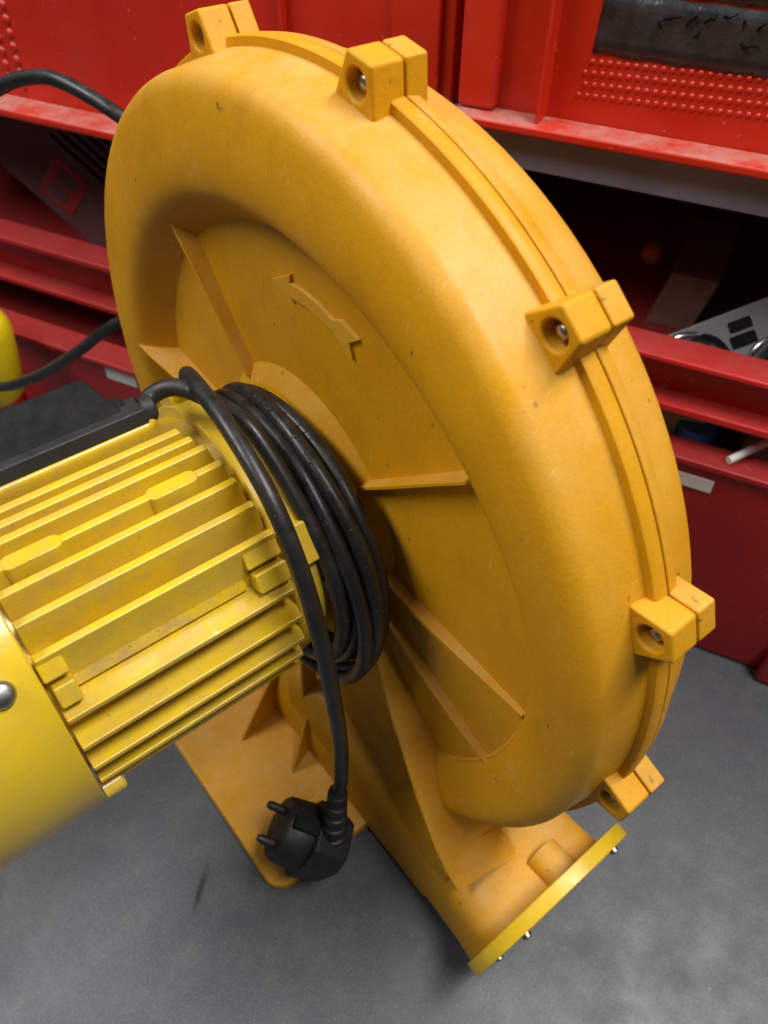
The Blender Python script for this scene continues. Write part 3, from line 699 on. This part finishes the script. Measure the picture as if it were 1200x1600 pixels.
# open crate in the middle row, right of the blower
cm = empty('open_crate', rk(0.2, -0.40, -0.0455))
tag(cm, 'open red crate with bright front rail holding a grey tool, right', 'crate', 'red crates on the shelving')
rpart(cm, 'front_rail', rbox(-0.05, 0.50, -0.2520, -0.2190, 0.0005, 0.0060), 'rail', bevel=0.002, seg=3)
rpart(cm, 'front_wall', rbox(-0.05, 0.50, -0.2520, -0.2440, -0.0380, 0.0003), 'shadered', bevel=0.001)
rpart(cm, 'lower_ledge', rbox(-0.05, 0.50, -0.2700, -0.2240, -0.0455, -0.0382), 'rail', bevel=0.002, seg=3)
rpart(cm, 'side_wall', rbox(-0.05, -0.044, -0.62, -0.2522, -0.0380, 0.0003), 'shadered')
rpart(cm, 'crate_bottom', rbox(-0.0438, 0.50, -0.62, -0.2702, -0.0455, -0.0400), 'shadered')
# bottom crate on the floor
cb = empty('floor_crate', rk(0.2, -0.40, -ZC))
tag(cb, 'shaded red crate standing on the floor at right with a small white tag', 'crate', 'red crates on the shelving')
rpart(cb, 'front_wall', rbox(-0.06, 0.55, -0.240, -0.2200, -0.3085, -0.0860), 'shadered', bevel=0.004, seg=3)
rpart(cb, 'corner_foot', rbox(0.334, 0.36, -0.2198, -0.2060, -0.3085, -0.2600), 'shadered', bevel=0.004, seg=3)
rpart(cb, 'rim', rbox(-0.06, 0.55, -0.2440, -0.2150, -0.0858, -0.0790), 'shadered', bevel=0.002, seg=3)
rpart(cb, 'side_wall', rbox(-0.06, -0.054, -0.62, -0.2402, -0.3085, -0.0860), 'shadered')
rpart(cb, 'crate_bottom', rbox(-0.0538, 0.55, -0.62, -0.2402, -0.3085, -0.15), 'shadered')
rpart(cb, 'name_tag', rbox(0.2000, 0.2310, -0.2198, -0.2185, -0.1095, -0.0965), 'white', bevel=0.0003)
# left open crate
co = empty('open_crate', rk(-0.45, -0.40, -0.16))
tag(co, 'dim red open crate with double front rail behind the left of the blower', 'crate', 'red crates on the shelving')
rpart(co, 'front_rail', rbox(-0.85, -0.113, -0.2540, -0.2190, -0.0650, -0.0580), 'shadered', bevel=0.002, seg=3)
rpart(co, 'front_wall', rbox(-0.85, -0.113, -0.2540, -0.2460, -0.1120, -0.0652), 'shadered', bevel=0.001)
rpart(co, 'lower_ledge', rbox(-0.85, -0.113, -0.2640, -0.2220, -0.1195, -0.1122), 'shadered', bevel=0.002, seg=3)
rpart(co, 'crate_bottom', rbox(-0.85, -0.113, -0.62, -0.2642, -0.1195, -0.1135), 'shadered')
# lower left crate on the floor
cf = empty('floor_crate', rk(-0.45, -0.40, -ZC))
tag(cf, 'shaded red crate on the floor behind the motor at left', 'crate', 'red crates on the shelving')
rpart(cf, 'front_wall', rbox(-0.85, -0.113, -0.2000, -0.1800, -0.3085, -0.150), 'shadered', bevel=0.004, seg=3)
rpart(cf, 'rim', rbox(-0.85, -0.113, -0.2040, -0.1700, -0.1498, -0.1430), 'shadered', bevel=0.002, seg=3)
rpart(cf, 'crate_bottom', rbox(-0.85, -0.113, -0.62, -0.2002, -0.3085, -0.20), 'shadered')
rpart(cf, 'wall_rib', rbox(-0.585, -0.560, -0.1798, -0.1660, -0.3085, -0.151), 'red', bevel=0.003)
rpart(cf, 'name_tag', rbox(-0.400, -0.358, -0.1798, -0.1785, -0.172, -0.156), 'white', bevel=0.0003)

# contents of the right open crate
tl = empty('grey_tool', rk(0.2, -0.31, -0.040))
tag(tl, 'grey plastic power tool with black grips lying in the right open crate', 'tool')
def tilt(a, b, h):      # a along, b up the slanted face, h out of it
    o = rk(0.205, -0.300, -0.012)
    e1 = (Du * 0.80 + Vector((0, 0, 0.52)) - Nw * 0.28).normalized(); e3 = (Nw * 0.80 + Vector((0, 0, 0.55))).normalized(); e3 = (e3 - e1 * e3.dot(e1)).normalized(); e2 = e3.cross(e1)
    if e2.z < 0: e2 = -e2
    return o + e1 * a + e2 * b + e3 * h
rpart(tl, 'casing', prism(rrect(-0.085, 0.16, -0.060, 0.022, 0.008), -0.03, 0.0, tilt), 'grey', bevel=0.002)
rpart(tl, 'vent', prism(rrect(0.000, 0.018, 0.004, 0.013, 0.0012, 3), 0.0002, 0.0012, tilt), 'box', smooth=0)
rpart(tl, 'vent', prism(rrect(-0.002, 0.018, -0.009, 0.001, 0.0012, 3), 0.0002, 0.0012, tilt), 'box', smooth=0)
rpart(tl, 'grip', tube(catmull([tilt(-0.058, 0.000, 0.004), tilt(-0.040, 0.004, 0.009), tilt(-0.018, -0.002, 0.010), tilt(-0.012, -0.034, 0.008)], 6), lambda q: 0.011, 12), 'black', smooth=60)
rpart(tl, 'trim', tube(catmull([tilt(-0.056, 0.010, 0.014), tilt(-0.038, 0.015, 0.017), tilt(-0.020, 0.011, 0.017)], 6), lambda q: 0.0038 * math.sin(PI * (0.15 + 0.7 * q)), 10), 'chrome', smooth=60)
rpart(tl, 'trim', tube(catmull([tilt(0.000, -0.026, 0.008), tilt(0.014, -0.015, 0.011), tilt(0.032, -0.008, 0.010)], 6), lambda q: 0.0030 * math.sin(PI * (0.15 + 0.7 * q)), 10), 'chrome', smooth=60)
rpart(tl, 'grip', tube(catmull([tilt(0.010, -0.040, 0.004), tilt(0.034, -0.026, 0.006), tilt(0.070, -0.018, 0.004)], 6), lambda q: 0.010, 12), 'black', smooth=60)
bxs = obj('brown_carton', *xf(boxv(-0.022, 0.022, -0.06, 0.06, 0, 0.052), lambda v: rk(0.150 + v.x * 0.9 + v.z * 0.22, -0.40 + v.y, -0.0398 + v.z)), 'brown', bevel=0.001)
tag(bxs, 'small brown cardboard box standing in the dark right crate', 'box')
oc = obj('orange_cap', *lathe_dir([(0, 0), (0, 0.010), (0.006, 0.011), (0.012, 0.008), (0.014, 0.0)], rk(0.112, -0.43, -0.020), Nw + Vector((0, 0, 0.6)), 20), 'orange', smooth=50)
tag(oc, 'round orange cap glimpsed in the shadow of the right crate', 'cap')
bc = obj('blue_bottle_cap', *lathe_dir([(0, 0), (0, 0.0180), (0.030, 0.0176), (0.033, 0.0155), (0.034, 0.0)], rk(0.2030, -0.2620, -0.1495), (0, 0, 1), 24), 'blue', smooth=40, bevel=0)
bc.data.transform(Matrix.Identity(4)); tag(bc, 'blue plastic cap in the floor crate below the right rail', 'cap')
for v in bc.data.vertices:
    v.co.z = 0.31 - 0.15 + (v.co.z - (0.31 - 0.1495)) * 2.25
st = obj('white_stick', *tube([rk(0.2345, -0.224, -0.0750), rk(0.2640, -0.262, -0.0690)], 0.0034, 10), 'white', smooth=50)
st.data.transform(Matrix.Identity(4)); tag(st, 'short white plastic rod leaning out of the floor crate', 'rod')
wb = obj('white_packet', *rbox(0.245, 0.34, -0.34, -0.272, -0.1498, -0.100), 'white', bevel=0.003)
tag(wb, 'pale packet lying in the floor crate under the right rail', 'packet')

# printed carton in the left open crate
pb = empty('printed_carton', rk(-0.55, -0.34, -0.1135))
tag(pb, 'pale red printed carton lying slanted in the left open crate', 'carton')
def slant(a, b, h):
    o = rk(-0.545, -0.335, -0.040); c, s = math.cos(R_(-33)), math.sin(R_(-33))
    e1 = Du * c + Vector((0, 0, s)); e2 = -Du * s + Vector((0, 0, c)); e2 = (e2 * 0.93 - Nw * 0.36).normalized(); e3 = e1.cross(e2)
    if e3.dot(Nw) < 0: e3 = -e3
    return o + e1 * a + e2 * b + e3 * h
rpart(pb, 'carton_body', prism([(-0.15, -0.045), (0.085, -0.045), (0.085, 0.10), (-0.05, 0.10)], -0.05, 0.0, slant), 'pink', bevel=0.001)
rpart(pb, 'printed_square', prism(rrect(-0.030, 0.020, -0.035, 0.012, 0.008), 0.0002, 0.0009, slant), 'redprint', smooth=0)
rpart(pb, 'printed_mark', prism(rrect(-0.020, 0.006, -0.030, -0.014, 0.004), 0.0011, 0.0015, slant), 'pink', smooth=0)
rpart(pb, 'printed_mark', prism(rrect(-0.016, 0.010, -0.010, 0.006, 0.004), 0.0011, 0.0015, slant), 'pink', smooth=0)
for i in range(7):
    rpart(pb, 'printed_line', prism(rrect(-0.045 + 0.006 * (i % 3), 0.060 - 0.012 * ((i * 2) % 3), 0.026 + 0.0100 * i, 0.0300 + 0.0100 * i, 0.001, 2), 0.0002, 0.0007, slant), 'ink', smooth=0)

# spare black cable looping at left, and a yellow part at the edge
cab = catmull([rk(-0.10, -0.150, 0.030), rk(-0.170, -0.120, 0.115), rk(-0.222, -0.105, 0.152), rk(-0.247, -0.105, 0.1620), rk(-0.272, -0.106, 0.1680), rk(-0.297, -0.108, 0.1675), rk(-0.335, -0.106, 0.156), rk(-0.400, -0.106, 0.118), rk(-0.50, -0.100, 0.030), rk(-0.610, -0.095, -0.080), rk(-0.590, -0.085, -0.150), rk(-0.4727, -0.086, -0.146), rk(-0.4069, -0.092, -0.119), rk(-0.3393, -0.098, -0.072), rk(-0.2876, -0.104, -0.031), rk(-0.240, -0.120, -0.010), rk(-0.15, -0.16, -0.05), rk(-0.12, -0.19, -0.20), rk(-0.10, -0.18, -0.302)], 10)
cbo = obj('spare_cable', *tube(cab, 0.0052, 14), 'cable', smooth=60)
tag(cbo, 'thick black rubber cable looping out from behind the blower at left', 'cable')
yp = obj('yellow_cap', *lathe_dir([(0, 0), (0, 0.026), (0.010, 0.033), (0.090, 0.034), (0.100, 0.031), (0.106, 0.024), (0.108, 0.0)], rk(-0.525, -0.125, -0.200), (Vector((0, 0, 1)) + Du * 0.16), 32), 'yellow', smooth=40)
tag(yp, 'bright yellow rounded plastic cap at the left edge behind the cable', 'cap')
